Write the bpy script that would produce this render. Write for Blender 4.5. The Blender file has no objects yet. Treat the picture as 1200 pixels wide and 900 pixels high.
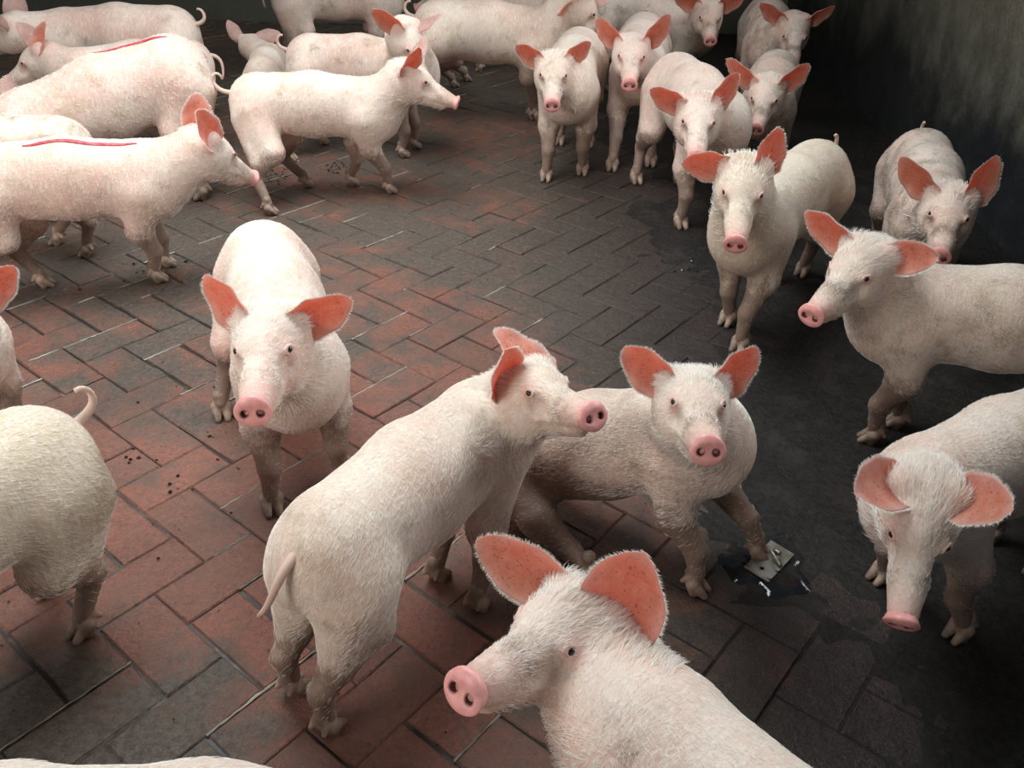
import bpy, math, random
import numpy as np
from mathutils import Vector, Matrix

sc = bpy.context.scene
R = math.radians

# ------------------------------------------------------------------ camera
CAM_H, CAM_PITCH, CAM_ROLL, CAM_F = 1.5, 33.0, 1.5, 1000.0
cd = bpy.data.cameras.new('camera')
cam = bpy.data.objects.new('camera', cd)
sc.collection.objects.link(cam)
cd.sensor_fit = 'HORIZONTAL'
cd.sensor_width = 36.0
cd.lens = 36.0 * CAM_F / 1200.0
cd.clip_start = 0.02
cam.location = (0, 0, CAM_H)
cam.rotation_mode = 'QUATERNION'
cam.rotation_quaternion = (Matrix.Rotation(R(90 - CAM_PITCH), 4, 'X') @ Matrix.Rotation(R(CAM_ROLL), 4, 'Z')).to_quaternion()
sc.camera = cam

# ------------------------------------------------------------------ view
vs = sc.view_settings
vs.view_transform = 'Standard'
vs.look = 'None'
vs.gamma = 1.0
vs.use_curve_mapping = False
vs.exposure = 0.15

# ------------------------------------------------------------------ sky seen through the open sides of the shed
wd = bpy.data.worlds.new('world')
sc.world = wd
wd.use_nodes = True
wbg = wd.node_tree.nodes['Background']
wbg.inputs['Color'].default_value = (0.80, 0.90, 1.0, 1)
wbg.inputs['Strength'].default_value = 0.10


def area_light(name, loc, target, sx, sy, power, color, spread=R(180)):
    ld = bpy.data.lights.new(name, 'AREA')
    ld.shape = 'RECTANGLE'
    ld.size, ld.size_y = sx, sy
    ld.energy = power
    ld.color = color
    ld.spread = spread
    o = bpy.data.objects.new(name, ld)
    sc.collection.objects.link(o)
    o.location = loc
    d = Vector(target) - Vector(loc)
    o.rotation_mode = 'QUATERNION'
    o.rotation_quaternion = d.to_track_quat('-Z', 'Y')
    return o


# daylight through the opening above the right wall, from the roof light and from the open front
area_light('daylight_right', (5.2, 3.6, 3.9), (-0.6, 2.4, 0.2), 5.5, 1.6, 230, (0.93, 0.98, 1.0))
area_light('daylight_roof', (-1.1, 3.0, 3.5), (-0.8, 2.7, 0), 2.2, 2.4, 82, (0.90, 0.98, 1.0), R(115))
area_light('daylight_front', (-2.9, -0.8, 2.4), (-1.4, 2.8, 0.3), 2.0, 1.2, 32, (1.0, 0.95, 0.9), R(95))

# ------------------------------------------------------------------ node helpers


class NT:
    def __init__(self, name):
        self.m = bpy.data.materials.new(name)
        self.m.use_nodes = True
        self.t = self.m.node_tree
        self.b = self.t.nodes['Principled BSDF']
        self.out = self.t.nodes['Material Output']

    def n(self, typ, **kw):
        nd = self.t.nodes.new(typ)
        for k, v in kw.items():
            setattr(nd, k, v)
        return nd

    def l(self, a, b):
        self.t.links.new(a, b)

    def val(self, nd, k, v):
        nd.inputs[k].default_value = v

    def noise(self, vec, scale, detail=4, rough=0.55, dist=0.0):
        nd = self.n('ShaderNodeTexNoise')
        nd.inputs['Scale'].default_value = scale
        nd.inputs['Detail'].default_value = detail
        nd.inputs['Roughness'].default_value = rough
        nd.inputs['Distortion'].default_value = dist
        if vec is not None:
            self.l(vec, nd.inputs['Vector'])
        return nd.outputs['Fac']

    def ramp(self, fac, stops):
        nd = self.n('ShaderNodeValToRGB')
        cr = nd.color_ramp
        while len(cr.elements) < len(stops):
            cr.elements.new(0.5)
        for e, (p, c) in zip(cr.elements, stops):
            e.position = p
            e.color = c if len(c) == 4 else (*c, 1)
        self.l(fac, nd.inputs['Fac'])
        return nd.outputs['Color']

    def mix(self, fac, a, b, blend='MIX'):
        nd = self.n('ShaderNodeMix', data_type='RGBA', blend_type=blend)
        for sock, v in ((nd.inputs[0], fac), (nd.inputs[6], a), (nd.inputs[7], b)):
            if isinstance(v, (int, float)):
                sock.default_value = v
            elif isinstance(v, tuple):
                sock.default_value = v if len(v) == 4 else (*v, 1)
            else:
                self.l(v, sock)
        return nd.outputs[2]

    def math(self, op, a, b=0.0, clamp=False):
        nd = self.n('ShaderNodeMath', operation=op, use_clamp=clamp)
        for i, v in enumerate((a, b)):
            if isinstance(v, (int, float)):
                nd.inputs[i].default_value = v
            else:
                self.l(v, nd.inputs[i])
        return nd.outputs[0]

    def smooth(self, v, lo, hi):
        nd = self.n('ShaderNodeMapRange', interpolation_type='SMOOTHSTEP')
        self.l(v, nd.inputs[0])
        nd.inputs[1].default_value = lo
        nd.inputs[2].default_value = hi
        return nd.outputs[0]

    def bump(self, h, strength, dist, prev=None):
        nd = self.n('ShaderNodeBump')
        nd.inputs['Strength'].default_value = strength
        nd.inputs['Distance'].default_value = dist
        self.l(h, nd.inputs['Height'])
        if prev is not None:
            self.l(prev, nd.inputs['Normal'])
        return nd.outputs['Normal']


def mapping(t, vec, scale):
    mp = t.n('ShaderNodeMapping')
    mp.inputs['Scale'].default_value = scale
    t.l(vec, mp.inputs['Vector'])
    return mp.outputs['Vector']


# ------------------------------------------------------------------ materials
def skin_material():
    t = NT('pig_skin')
    tc = t.n('ShaderNodeTexCoord')
    oi = t.n('ShaderNodeObjectInfo')
    at = t.n('ShaderNodeAttribute', attribute_name='masks')
    sp = t.n('ShaderNodeSeparateColor')
    t.l(at.outputs['Color'], sp.inputs[0])
    pink, dirt_shade, tone = sp.outputs[0], sp.outputs[1], sp.outputs[2]
    rl = t.n('ShaderNodeAttribute', attribute_name='pigco')
    co = rl.outputs['Vector']
    big = t.noise(co, 5.0, 4)
    mid = t.noise(co, 17.0, 6, 0.65)
    fine = t.noise(mapping(t, co, (230, 150, 90)), 1.0, 3, 0.6)
    streak = t.noise(mapping(t, co, (150, 60, 34)), 1.0, 4, 0.65, 0.5)
    base = t.mix(t.smooth(big, 0.35, 0.68), (0.79, 0.64, 0.55), (0.71, 0.47, 0.39))
    base = t.mix(t.math('MULTIPLY', tone, 1.0), base, (0.66, 0.58, 0.42))
    # pale bristles over pink skin
    base = t.mix(t.math('MULTIPLY', t.smooth(streak, 0.48, 0.64), 0.40), base, (0.91, 0.86, 0.77))
    base = t.mix(t.math('MULTIPLY', t.smooth(fine, 0.55, 0.75), 0.25), base, (0.55, 0.42, 0.33))
    base = t.mix(pink, base, t.mix(t.smooth(mid, .3, .7), (0.80, 0.42, 0.37), (0.72, 0.30, 0.27)))
    # yellow-brown stains on the flanks
    st = t.noise(co, 8.5, 6, 0.7, 0.3)
    base = t.mix(t.math('MULTIPLY', t.smooth(st, .50, .70), .55), base, (0.46, 0.35, 0.22))
    # muck, plus shade painted in as extra brown on a dim pig
    dn = t.math('ADD', t.math('MULTIPLY', mid, 0.75), t.math('MULTIPLY', fine, 0.35))
    df = t.smooth(t.math('ADD', dn, t.math('MULTIPLY', dirt_shade, 0.62)), 0.66, 1.0)
    base = t.mix(t.math('MULTIPLY', df, 0.85), base, t.mix(big, (0.14, 0.085, 0.062), (0.28, 0.18, 0.13)))
    t.l(base, t.b.inputs['Base Color'])
    t.val(t.b, 'Roughness', 0.55)
    t.val(t.b, 'Specular IOR Level', 0.35)
    t.val(t.b, 'Sheen Weight', 0.08)
    t.val(t.b, 'Sheen Roughness', 0.4)
    t.val(t.b, 'Subsurface Weight', 0.12)
    t.val(t.b, 'Subsurface Radius', (0.02, 0.007, 0.004))
    t.val(t.b, 'Subsurface Scale', 0.5)
    nb = t.bump(streak, 0.6, 0.005)
    nb = t.bump(mid, 0.5, 0.006, nb)
    t.l(nb, t.b.inputs['Normal'])
    return t.m


def ear_material():
    t = NT('ear_skin')
    at = t.n('ShaderNodeAttribute', attribute_name='masks')
    sp = t.n('ShaderNodeSeparateColor')
    t.l(at.outputs['Color'], sp.inputs[0])
    inner, deep, rim = sp.outputs[0], sp.outputs[1], sp.outputs[2]
    tc = t.n('ShaderNodeTexCoord')
    co = tc.outputs['Object']
    nz = t.noise(co, 45, 4)
    fl = t.noise(co, 160, 3)
    outer = t.mix(t.smooth(nz, .35, .65), (0.82, 0.66, 0.58), (0.74, 0.53, 0.46))
    inn = t.mix(t.smooth(nz, .3, .7), (0.90, 0.47, 0.34), (0.85, 0.33, 0.21))
    inn = t.mix(t.math('MULTIPLY', deep, 0.8), inn, (0.50, 0.15, 0.10))
    inn = t.mix(t.math('MULTIPLY', t.smooth(fl, .58, .68), 0.55), inn, (0.28, 0.12, 0.08))
    base = t.mix(inner, outer, inn)
    base = t.mix(t.math('MULTIPLY', rim, 0.8), base, (0.88, 0.70, 0.62))
    t.l(base, t.b.inputs['Base Color'])
    t.val(t.b, 'Roughness', 0.55)
    t.val(t.b, 'Specular IOR Level', 0.3)
    t.val(t.b, 'Sheen Weight', 0.2)
    tr = t.n('ShaderNodeBsdfTranslucent')
    t.l(t.mix(1.0, base, (1.0, 0.42, 0.25), 'MULTIPLY'), tr.inputs['Color'])
    ms = t.n('ShaderNodeMixShader')
    ms.inputs[0].default_value = 0.5
    t.l(t.b.outputs[0], ms.inputs[1])
    t.l(tr.outputs[0], ms.inputs[2])
    t.l(ms.outputs[0], t.out.inputs['Surface'])
    t.l(t.bump(nz, .4, .003), t.b.inputs['Normal'])
    return t.m


def snout_material():
    t = NT('snout_skin')
    at = t.n('ShaderNodeAttribute', attribute_name='masks')
    sp = t.n('ShaderNodeSeparateColor')
    t.l(at.outputs['Color'], sp.inputs[0])
    co = t.n('ShaderNodeTexCoord').outputs['Object']
    nz = t.noise(co, 70, 4)
    base = t.mix(t.smooth(nz, .35, .65), (0.84, 0.40, 0.37), (0.76, 0.33, 0.31))
    base = t.mix(sp.outputs[0], base, (0.13, 0.03, 0.03))
    base = t.mix(t.math('MULTIPLY', t.smooth(t.noise(co, 30, 5), .6, .72), .5), base, (0.35, 0.22, 0.15))
    t.l(base, t.b.inputs['Base Color'])
    t.val(t.b, 'Roughness', 0.38)
    t.val(t.b, 'Subsurface Weight', 0.15)
    t.val(t.b, 'Subsurface Radius', (0.01, 0.004, 0.002))
    t.l(t.bump(t.noise(co, 260, 2), .3, .001), t.b.inputs['Normal'])
    return t.m


def simple_material(name, col, rough, col2=None, scale=20, metal=0, bump=0.0, spec=0.5):
    t = NT(name)
    if col2:
        co = t.n('ShaderNodeTexCoord').outputs['Object']
        nz = t.noise(co, scale, 5)
        t.l(t.mix(t.smooth(nz, .35, .65), col, col2), t.b.inputs['Base Color'])
        if bump:
            t.l(t.bump(nz, bump, 0.004), t.b.inputs['Normal'])
    else:
        t.val(t.b, 'Base Color', (*col, 1))
    t.val(t.b, 'Roughness', rough)
    t.val(t.b, 'Metallic', metal)
    t.val(t.b, 'Specular IOR Level', spec)
    return t.m


def brick_material():
    t = NT('red_clay_brick')
    tc = t.n('ShaderNodeTexCoord')
    geo = t.n('ShaderNodeNewGeometry')
    pos = geo.outputs['Position']
    at = t.n('ShaderNodeAttribute', attribute_name='tint', attribute_type='OBJECT')
    atg = t.n('ShaderNodeAttribute', attribute_name='tint')
    tint = t.math('ADD', at.outputs['Fac'], atg.outputs['Fac'])
    n1 = t.noise(pos, 1.1, 5, 0.6)
    n2 = t.noise(pos, 7.0, 7, 0.7)
    n3 = t.noise(pos, 60.0, 5, 0.75)
    n4 = t.noise(pos, 220.0, 3, 0.7)
    sx = t.n('ShaderNodeSeparateXYZ')
    t.l(pos, sx.inputs[0])
    red = t.mix(tint, (0.30, 0.105, 0.070), (0.20, 0.090, 0.062))
    red = t.mix(t.smooth(n3, .35, .7), red, (0.15, 0.075, 0.055))
    # grey muck film: patchy, thick by the right wall, over the far end and in the near left corner
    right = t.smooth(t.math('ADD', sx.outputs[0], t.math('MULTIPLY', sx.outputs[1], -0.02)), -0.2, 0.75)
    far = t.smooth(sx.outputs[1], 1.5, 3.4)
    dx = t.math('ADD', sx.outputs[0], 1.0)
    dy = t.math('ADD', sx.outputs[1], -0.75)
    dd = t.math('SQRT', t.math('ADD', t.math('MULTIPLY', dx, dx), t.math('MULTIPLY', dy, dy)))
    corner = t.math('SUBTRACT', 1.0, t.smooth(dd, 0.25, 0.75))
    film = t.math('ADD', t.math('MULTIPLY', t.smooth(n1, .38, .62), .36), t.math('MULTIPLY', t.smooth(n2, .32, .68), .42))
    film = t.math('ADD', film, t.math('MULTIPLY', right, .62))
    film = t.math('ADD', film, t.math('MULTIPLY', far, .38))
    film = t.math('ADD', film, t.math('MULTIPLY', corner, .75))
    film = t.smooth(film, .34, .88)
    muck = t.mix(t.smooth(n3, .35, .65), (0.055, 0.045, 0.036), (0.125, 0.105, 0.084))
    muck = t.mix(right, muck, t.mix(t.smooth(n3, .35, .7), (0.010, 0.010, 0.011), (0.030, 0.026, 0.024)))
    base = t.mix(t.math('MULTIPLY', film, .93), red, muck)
    base = t.mix(t.math('MULTIPLY', t.smooth(n4, .56, .72), .35), base, (0.42, 0.33, 0.26))  # wet glints painted into the colour as pale specks
    pit = t.smooth(t.noise(pos, 34.0, 6, 0.75), .56, .70)
    base = t.mix(t.math('MULTIPLY', pit, .55), base, (0.035, 0.027, 0.022))
    t.l(base, t.b.inputs['Base Color'])
    rg = t.math('ADD', t.math('MULTIPLY', n2, .55), .06)
    t.l(rg, t.b.inputs['Roughness'])
    t.val(t.b, 'Specular IOR Level', 0.42)
    nb = t.bump(n3, 0.8, 0.008)
    nb = t.bump(n2, 0.7, 0.03, nb)
    nb = t.bump(n4, 0.5, 0.002, nb)
    t.l(nb, t.b.inputs['Normal'])
    return t.m


def mortar_material():
    t = NT('mortar_and_grime')
    geo = t.n('ShaderNodeNewGeometry')
    pos = geo.outputs['Position']
    n2 = t.noise(pos, 9.0, 5, 0.7)
    n3 = t.noise(pos, 70.0, 4, 0.7)
    sx = t.n('ShaderNodeSeparateXYZ')
    t.l(pos, sx.inputs[0])
    right = t.smooth(sx.outputs[0], -0.3, 0.4)
    base = t.mix(t.smooth(n2, .50, .72), (0.022, 0.018, 0.015), (0.15, 0.12, 0.095))
    base = t.mix(right, base, (0.022, 0.02, 0.018))
    t.l(base, t.b.inputs['Base Color'])
    t.val(t.b, 'Roughness', 0.5)
    t.l(t.bump(n3, .5, .004), t.b.inputs['Normal'])
    return t.m


def muck_material():
    t = NT('wet_black_muck')
    geo = t.n('ShaderNodeNewGeometry')
    pos = geo.outputs['Position']
    n2 = t.noise(pos, 7.0, 7, 0.7)
    n3 = t.noise(pos, 55.0, 6, 0.75)
    n4 = t.noise(pos, 230.0, 3, 0.7)
    base = t.mix(t.smooth(n3, .35, .68), (0.008, 0.0075, 0.0075), (0.032, 0.027, 0.024))
    base = t.mix(t.math('MULTIPLY', t.smooth(n2, .48, .66), .55), base, (0.055, 0.040, 0.034))
    base = t.mix(t.math('MULTIPLY', t.smooth(n4, .60, .74), .3), base, (0.25, 0.21, 0.18))  # pale specks again, painted glints on the wet surface
    t.l(base, t.b.inputs['Base Color'])
    t.l(t.math('ADD', t.math('MULTIPLY', n2, .5), .25), t.b.inputs['Roughness'])
    t.val(t.b, 'Specular IOR Level', 0.3)
    nb = t.bump(n3, 0.9, 0.008)
    nb = t.bump(n2, 0.6, 0.03, nb)
    t.l(nb, t.b.inputs['Normal'])
    return t.m


def wall_material():
    t = NT('grimy_plaster')
    geo = t.n('ShaderNodeNewGeometry')
    pos = geo.outputs['Position']
    n1 = t.noise(pos, 1.6, 6, 0.6)
    n2 = t.noise(mapping(t, pos, (5, 5, 4)), 1.2, 8, 0.7)
    n3 = t.noise(pos, 45.0, 5, 0.7)
    sx = t.n('ShaderNodeSeparateXYZ')
    t.l(pos, sx.inputs[0])
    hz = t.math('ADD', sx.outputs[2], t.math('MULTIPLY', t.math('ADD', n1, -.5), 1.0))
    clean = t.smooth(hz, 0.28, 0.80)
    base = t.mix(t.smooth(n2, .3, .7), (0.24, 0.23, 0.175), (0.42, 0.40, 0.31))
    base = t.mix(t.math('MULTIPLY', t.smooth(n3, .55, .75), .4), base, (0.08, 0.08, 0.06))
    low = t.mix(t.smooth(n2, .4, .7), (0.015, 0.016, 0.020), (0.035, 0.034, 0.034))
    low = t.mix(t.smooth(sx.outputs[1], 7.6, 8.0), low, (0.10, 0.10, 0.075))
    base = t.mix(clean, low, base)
    t.l(base, t.b.inputs['Base Color'])
    t.val(t.b, 'Roughness', 0.75)
    nb = t.bump(n3, .5, .008)
    nb = t.bump(n2, .6, .02, nb)
    t.l(nb, t.b.inputs['Normal'])
    return t.m


M = dict(
    skin=skin_material(), ear=ear_material(), snout=snout_material(),
    eye=simple_material('dark_eye', (0.012, 0.008, 0.007), 0.12),
    lid=simple_material('pink_eyelid', (0.62, 0.36, 0.31), 0.5, (0.74, 0.54, 0.46), 80),
    hoof=simple_material('horn_hoof', (0.42, 0.29, 0.22), 0.5, (0.20, 0.14, 0.10), 28, bump=.3),
    hair=simple_material('pale_bristle', (0.90, 0.85, 0.78), 0.5, spec=.3),
    paint=simple_material('red_marking_paint', (0.62, 0.03, 0.06), 0.5, (0.72, 0.14, 0.17), 60),
    brick=brick_material(), mortar=mortar_material(), wall=wall_material(),
    muck=muck_material(),
    seam=simple_material('pale_mortar', (0.34, 0.30, 0.24), 0.6, (0.13, 0.11, 0.085), 9),
    steel=simple_material('dirty_steel', (0.42, 0.40, 0.36), 0.38, (0.25, 0.23, 0.19), 30, metal=.75, bump=.2),
    pit=simple_material('black_sludge', (0.008, 0.009, 0.012), 0.06, (0.02, 0.021, 0.022), 14, bump=.6),
)
M['hair'].node_tree.nodes['Principled BSDF'].inputs['Roughness'].default_value = .45


# ------------------------------------------------------------------ mesh helpers
def link(o, parent=None):
    sc.collection.objects.link(o)
    if parent is not None:
        o.parent = parent
    return o


def new_mesh(name, V, F, mats, smooth=True, mat_idx=None):
    me = bpy.data.meshes.new(name)
    V = np.asarray(V, dtype=np.float32)
    if isinstance(F, np.ndarray):
        k = F.shape[1]
        nf = len(F)
        me.vertices.add(len(V))
        me.vertices.foreach_set('co', V.ravel())
        me.loops.add(nf * k)
        me.loops.foreach_set('vertex_index', F.astype(np.int32).ravel())
        me.polygons.add(nf)
        me.polygons.foreach_set('loop_start', np.arange(0, nf * k, k, dtype=np.int32))
        me.polygons.foreach_set('loop_total', np.full(nf, k, dtype=np.int32))
        me.update(calc_edges=True)
    else:
        me.from_pydata([tuple(map(float, v)) for v in V], [], F)
        me.update()
    for m in mats:
        me.materials.append(m)
    if mat_idx is not None:
        me.polygons.foreach_set('material_index', np.asarray(mat_idx, dtype=np.int32))
    if smooth:
        me.polygons.foreach_set('use_smooth', np.ones(len(me.polygons), dtype=bool))
    return me


def set_color(me, name, arr):
    a = me.color_attributes.new(name, 'FLOAT_COLOR', 'POINT')
    c = np.ones((len(arr), 4), dtype=np.float32)
    c[:, :3] = arr
    a.data.foreach_set('color', c.ravel())


def tag(o, label=None, cat=None, group=None, kind=None):
    for k, v in (('label', label), ('category', cat), ('group', group), ('kind', kind)):
        if v:
            o[k] = v
    return o


def nrm(v):
    return v / np.linalg.norm(v)


# ------------------------------------------------------------------ implicit surfaces
class Field:
    def __init__(self, lo, hi, h):
        self.h = h
        self.lo = np.asarray(lo, float)
        self.n = np.ceil((np.asarray(hi) - self.lo) / h).astype(int) + 2
        self.f = np.full(self.n, 1.0, dtype=np.float32)

    def region(self, lo, hi, pad):
        a = np.clip(np.floor((lo - pad - self.lo) / self.h).astype(int), 0, self.n)
        b = np.clip(np.ceil((hi + pad - self.lo) / self.h).astype(int) + 1, 0, self.n)
        if (b <= a).any():
            return None
        ax = [(self.lo[i] + self.h * np.arange(a[i], b[i])).astype(np.float32) for i in range(3)]
        sl = tuple(slice(a[i], b[i]) for i in range(3))
        return sl, ax[0][:, None, None], ax[1][None, :, None], ax[2][None, None, :]

    def put(self, sl, d, k, sub=False):
        f = self.f[sl]
        if sub:
            d = -d
            hh = np.maximum(k - np.abs(f - d), 0) / k
            self.f[sl] = np.maximum(f, d) + hh * hh * k * 0.25
        else:
            hh = np.maximum(k - np.abs(f - d), 0) / k
            self.f[sl] = np.minimum(f, d) - hh * hh * k * 0.25

    def cone(self, a, b, ra, rb, k=0.02, sub=False):
        a = np.asarray(a, float)
        b = np.asarray(b, float)
        r = max(ra, rb)
        g = self.region(np.minimum(a, b) - r, np.maximum(a, b) + r, k + self.h * 2)
        if g is None:
            return
        sl, X, Y, Z = g
        d = b - a
        L2 = max(float(d @ d), 1e-9)
        px, py, pz = X - a[0], Y - a[1], Z - a[2]
        t = np.clip((px * d[0] + py * d[1] + pz * d[2]) / L2, 0, 1)
        dist = np.sqrt((px - t * d[0])**2 + (py - t * d[1])**2 + (pz - t * d[2])**2) - (ra + (rb - ra) * t)
        self.put(sl, dist, k, sub)

    def ell(self, c, ax, r, k=0.02, sub=False):
        c = np.asarray(c, float)
        ax = np.asarray(ax, float)
        r = np.asarray(r, float)
        e = np.sqrt(((ax * r[:, None])**2).sum(0))
        g = self.region(c - e, c + e, k + self.h * 2)
        if g is None:
            return
        sl, X, Y, Z = g
        px, py, pz = X - c[0], Y - c[1], Z - c[2]
        s0 = 0
        s1 = 0
        for i in range(3):
            q = px * ax[i, 0] + py * ax[i, 1] + pz * ax[i, 2]
            s0 = s0 + (q / r[i])**2
            s1 = s1 + (q / (r[i]**2))**2
        k0 = np.sqrt(s0)
        k1 = np.sqrt(s1) + 1e-6
        self.put(sl, k0 * (k0 - 1) / k1, k, sub)

    def surface(self):
        f = self.f
        ins = f < 0
        c = ins[:-1, :-1, :-1].astype(np.int8)
        tot = np.zeros_like(c)
        for dx in (0, 1):
            for dy in (0, 1):
                for dz in (0, 1):
                    tot += ins[dx:dx + c.shape[0], dy:dy + c.shape[1], dz:dz + c.shape[2]]
        act = np.argwhere((tot > 0) & (tot < 8))
        idx = np.full(c.shape, -1, dtype=np.int32)
        idx[act[:, 0], act[:, 1], act[:, 2]] = np.arange(len(act))
        acc = np.zeros((len(act), 3), dtype=np.float64)
        cnt = np.zeros(len(act))
        I, J, K = act.T
        for axis in range(3):
            o1, o2 = [a for a in range(3) if a != axis]
            for u in (0, 1):
                for v in (0, 1):
                    p = [I, J, K]
                    p[o1] = p[o1] + u
                    p[o2] = p[o2] + v
                    q = list(p)
                    q[axis] = q[axis] + 1
                    fa = f[p[0], p[1], p[2]]
                    fb = f[q[0], q[1], q[2]]
                    m = (fa < 0) != (fb < 0)
                    t = np.where(m, fa / np.where(m, fa - fb, 1), 0)
                    off = np.zeros((len(act), 3))
                    off[:, o1] = u
                    off[:, o2] = v
                    off[:, axis] = t
                    acc += off * m[:, None]
                    cnt += m
        V = self.lo + self.h * (act + acc / cnt[:, None])
        faces = []
        n = f.shape
        for axis in range(3):
            o1, o2 = [(1, 2), (2, 0), (0, 1)][axis]
            a = [slice(None)] * 3
            b = [slice(None)] * 3
            a[axis] = slice(0, n[axis] - 1)
            b[axis] = slice(1, n[axis])
            ia, ib = ins[tuple(a)], ins[tuple(b)]
            e = np.argwhere(ia != ib)
            e = e[(e[:, o1] > 0) & (e[:, o2] > 0) & (e[:, o1] < n[o1] - 1) & (e[:, o2] < n[o2] - 1)]
            s = ia[e[:, 0], e[:, 1], e[:, 2]]
            q = []
            for (u, v) in ((-1, -1), (0, -1), (0, 0), (-1, 0)):
                p = e.copy()
                p[:, o1] += u
                p[:, o2] += v
                q.append(idx[p[:, 0], p[:, 1], p[:, 2]])
            q = np.stack(q, 1)
            q = np.where(s[:, None], q, q[:, ::-1])
            faces.append(q)
        F = np.concatenate(faces)
        return V, F[(F >= 0).all(1)]


# ------------------------------------------------------------------ shared pig pieces (own small frames, x forward)
EYE3 = np.eye(3)


def build_snout():
    f = Field((-.05, -.06, -.06), (.03, .06, .06), .0022)
    f.ell((-.024, 0, 0), EYE3, (.018, .0290, .027), .010)
    f.ell((-.008, 0, 0), EYE3, (.013, .0330, .030), .010)
    f.ell((.000, 0, .000), EYE3, (.0095, .0370, .032), .005)
    f.ell((.000, 0, .016), EYE3, (.0105, .0260, .020), .006)
    f.ell((.014, 0, -.002), EYE3, (.0085, .024, .018), .006, True)
    for s in (-1, 1):
        f.cone((.012, s * .0155, -.001), (-.010, s * .014, .001), .0078, .0050, .004, True)
        f.cone((.012, s * .0170, -.004), (-.006, s * .0155, -.002), .0055, .004, .004, True)
    V, F = f.surface()
    me = new_mesh('snout', V, F, [M['snout']])
    d = np.zeros((len(V), 3))
    yy = np.abs(V[:, 1]) - .0155
    d[:, 0] = np.clip(1.25 - np.hypot(yy, V[:, 2] + .002) / .0085, 0, 1) * (V[:, 0] < .0095)
    d[:, 0] = np.clip(d[:, 0] * 2.2, 0, 1)
    set_color(me, 'masks', d)
    return me


def build_hoof():
    f = Field((-.05, -.045, -.01), (.06, .045, .085), .0026)
    for s in (-1, 1):
        f.cone((.030, s * .0125, .008), (.000, s * .0130, .030), .0085, .0155, .004)
        f.cone((.004, s * .0135, .010), (-.002, s * .0130, .030), .0120, .0150, .004)
        f.cone((-.026, s * .0170, .036), (-.016, s * .0140, .048), .0055, .0080, .004)
    f.cone((-.004, 0, .042), (-.006, 0, .062), .0190, .0190, .010)
    f.f = np.maximum(f.f, (0.0005 - (f.lo[2] + f.h * np.arange(f.n[2])))[None, None, :].astype(np.float32))
    V, F = f.surface()
    return new_mesh('hoof', V, F, [M['hoof']])


def build_eye():
    # eyeball with an almond ring of lid around it; x points outwards
    V, F, mi = [], [], []

    def grid(pts, nu, nv, m, wrap):
        o = len(V)
        V.extend(pts)
        for i in range(nu - 1):
            for j in range(nv if wrap else nv - 1):
                a = o + i * nv + j
                b = o + i * nv + (j + 1) % nv
                F.append((a, b, b + nv, a + nv))
                mi.append(m)
    nu, nv = 7, 16
    pts = []
    for i in range(nu):
        th = (i / (nu - 1)) * R(80)
        for j in range(nv):
            a = 2 * math.pi * j / nv
            r = .0092
            pts.append((r * math.cos(th), -r * math.sin(th) * math.cos(a), r * math.sin(th) * math.sin(a)))
    grid(pts, nu, nv, 0, True)
    nu2 = 9
    pts = []
    for i in range(nu2):
        t = math.pi * (i / (nu2 - 1)) * 1.15 - .3
        for j in range(20):
            a = 2 * math.pi * j / 20
            ry, rz = .0125, .0088
            k = .0046
            rr = 1 - k * math.cos(t) / .010
            pts.append((k * math.sin(t) + .0015, ry * rr * math.cos(a), rz * rr * math.sin(a) + .0006))
    grid(pts, nu2, 20, 1, True)
    return new_mesh('eye', V, F, [M['eye'], M['lid']], True, mi)


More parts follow.
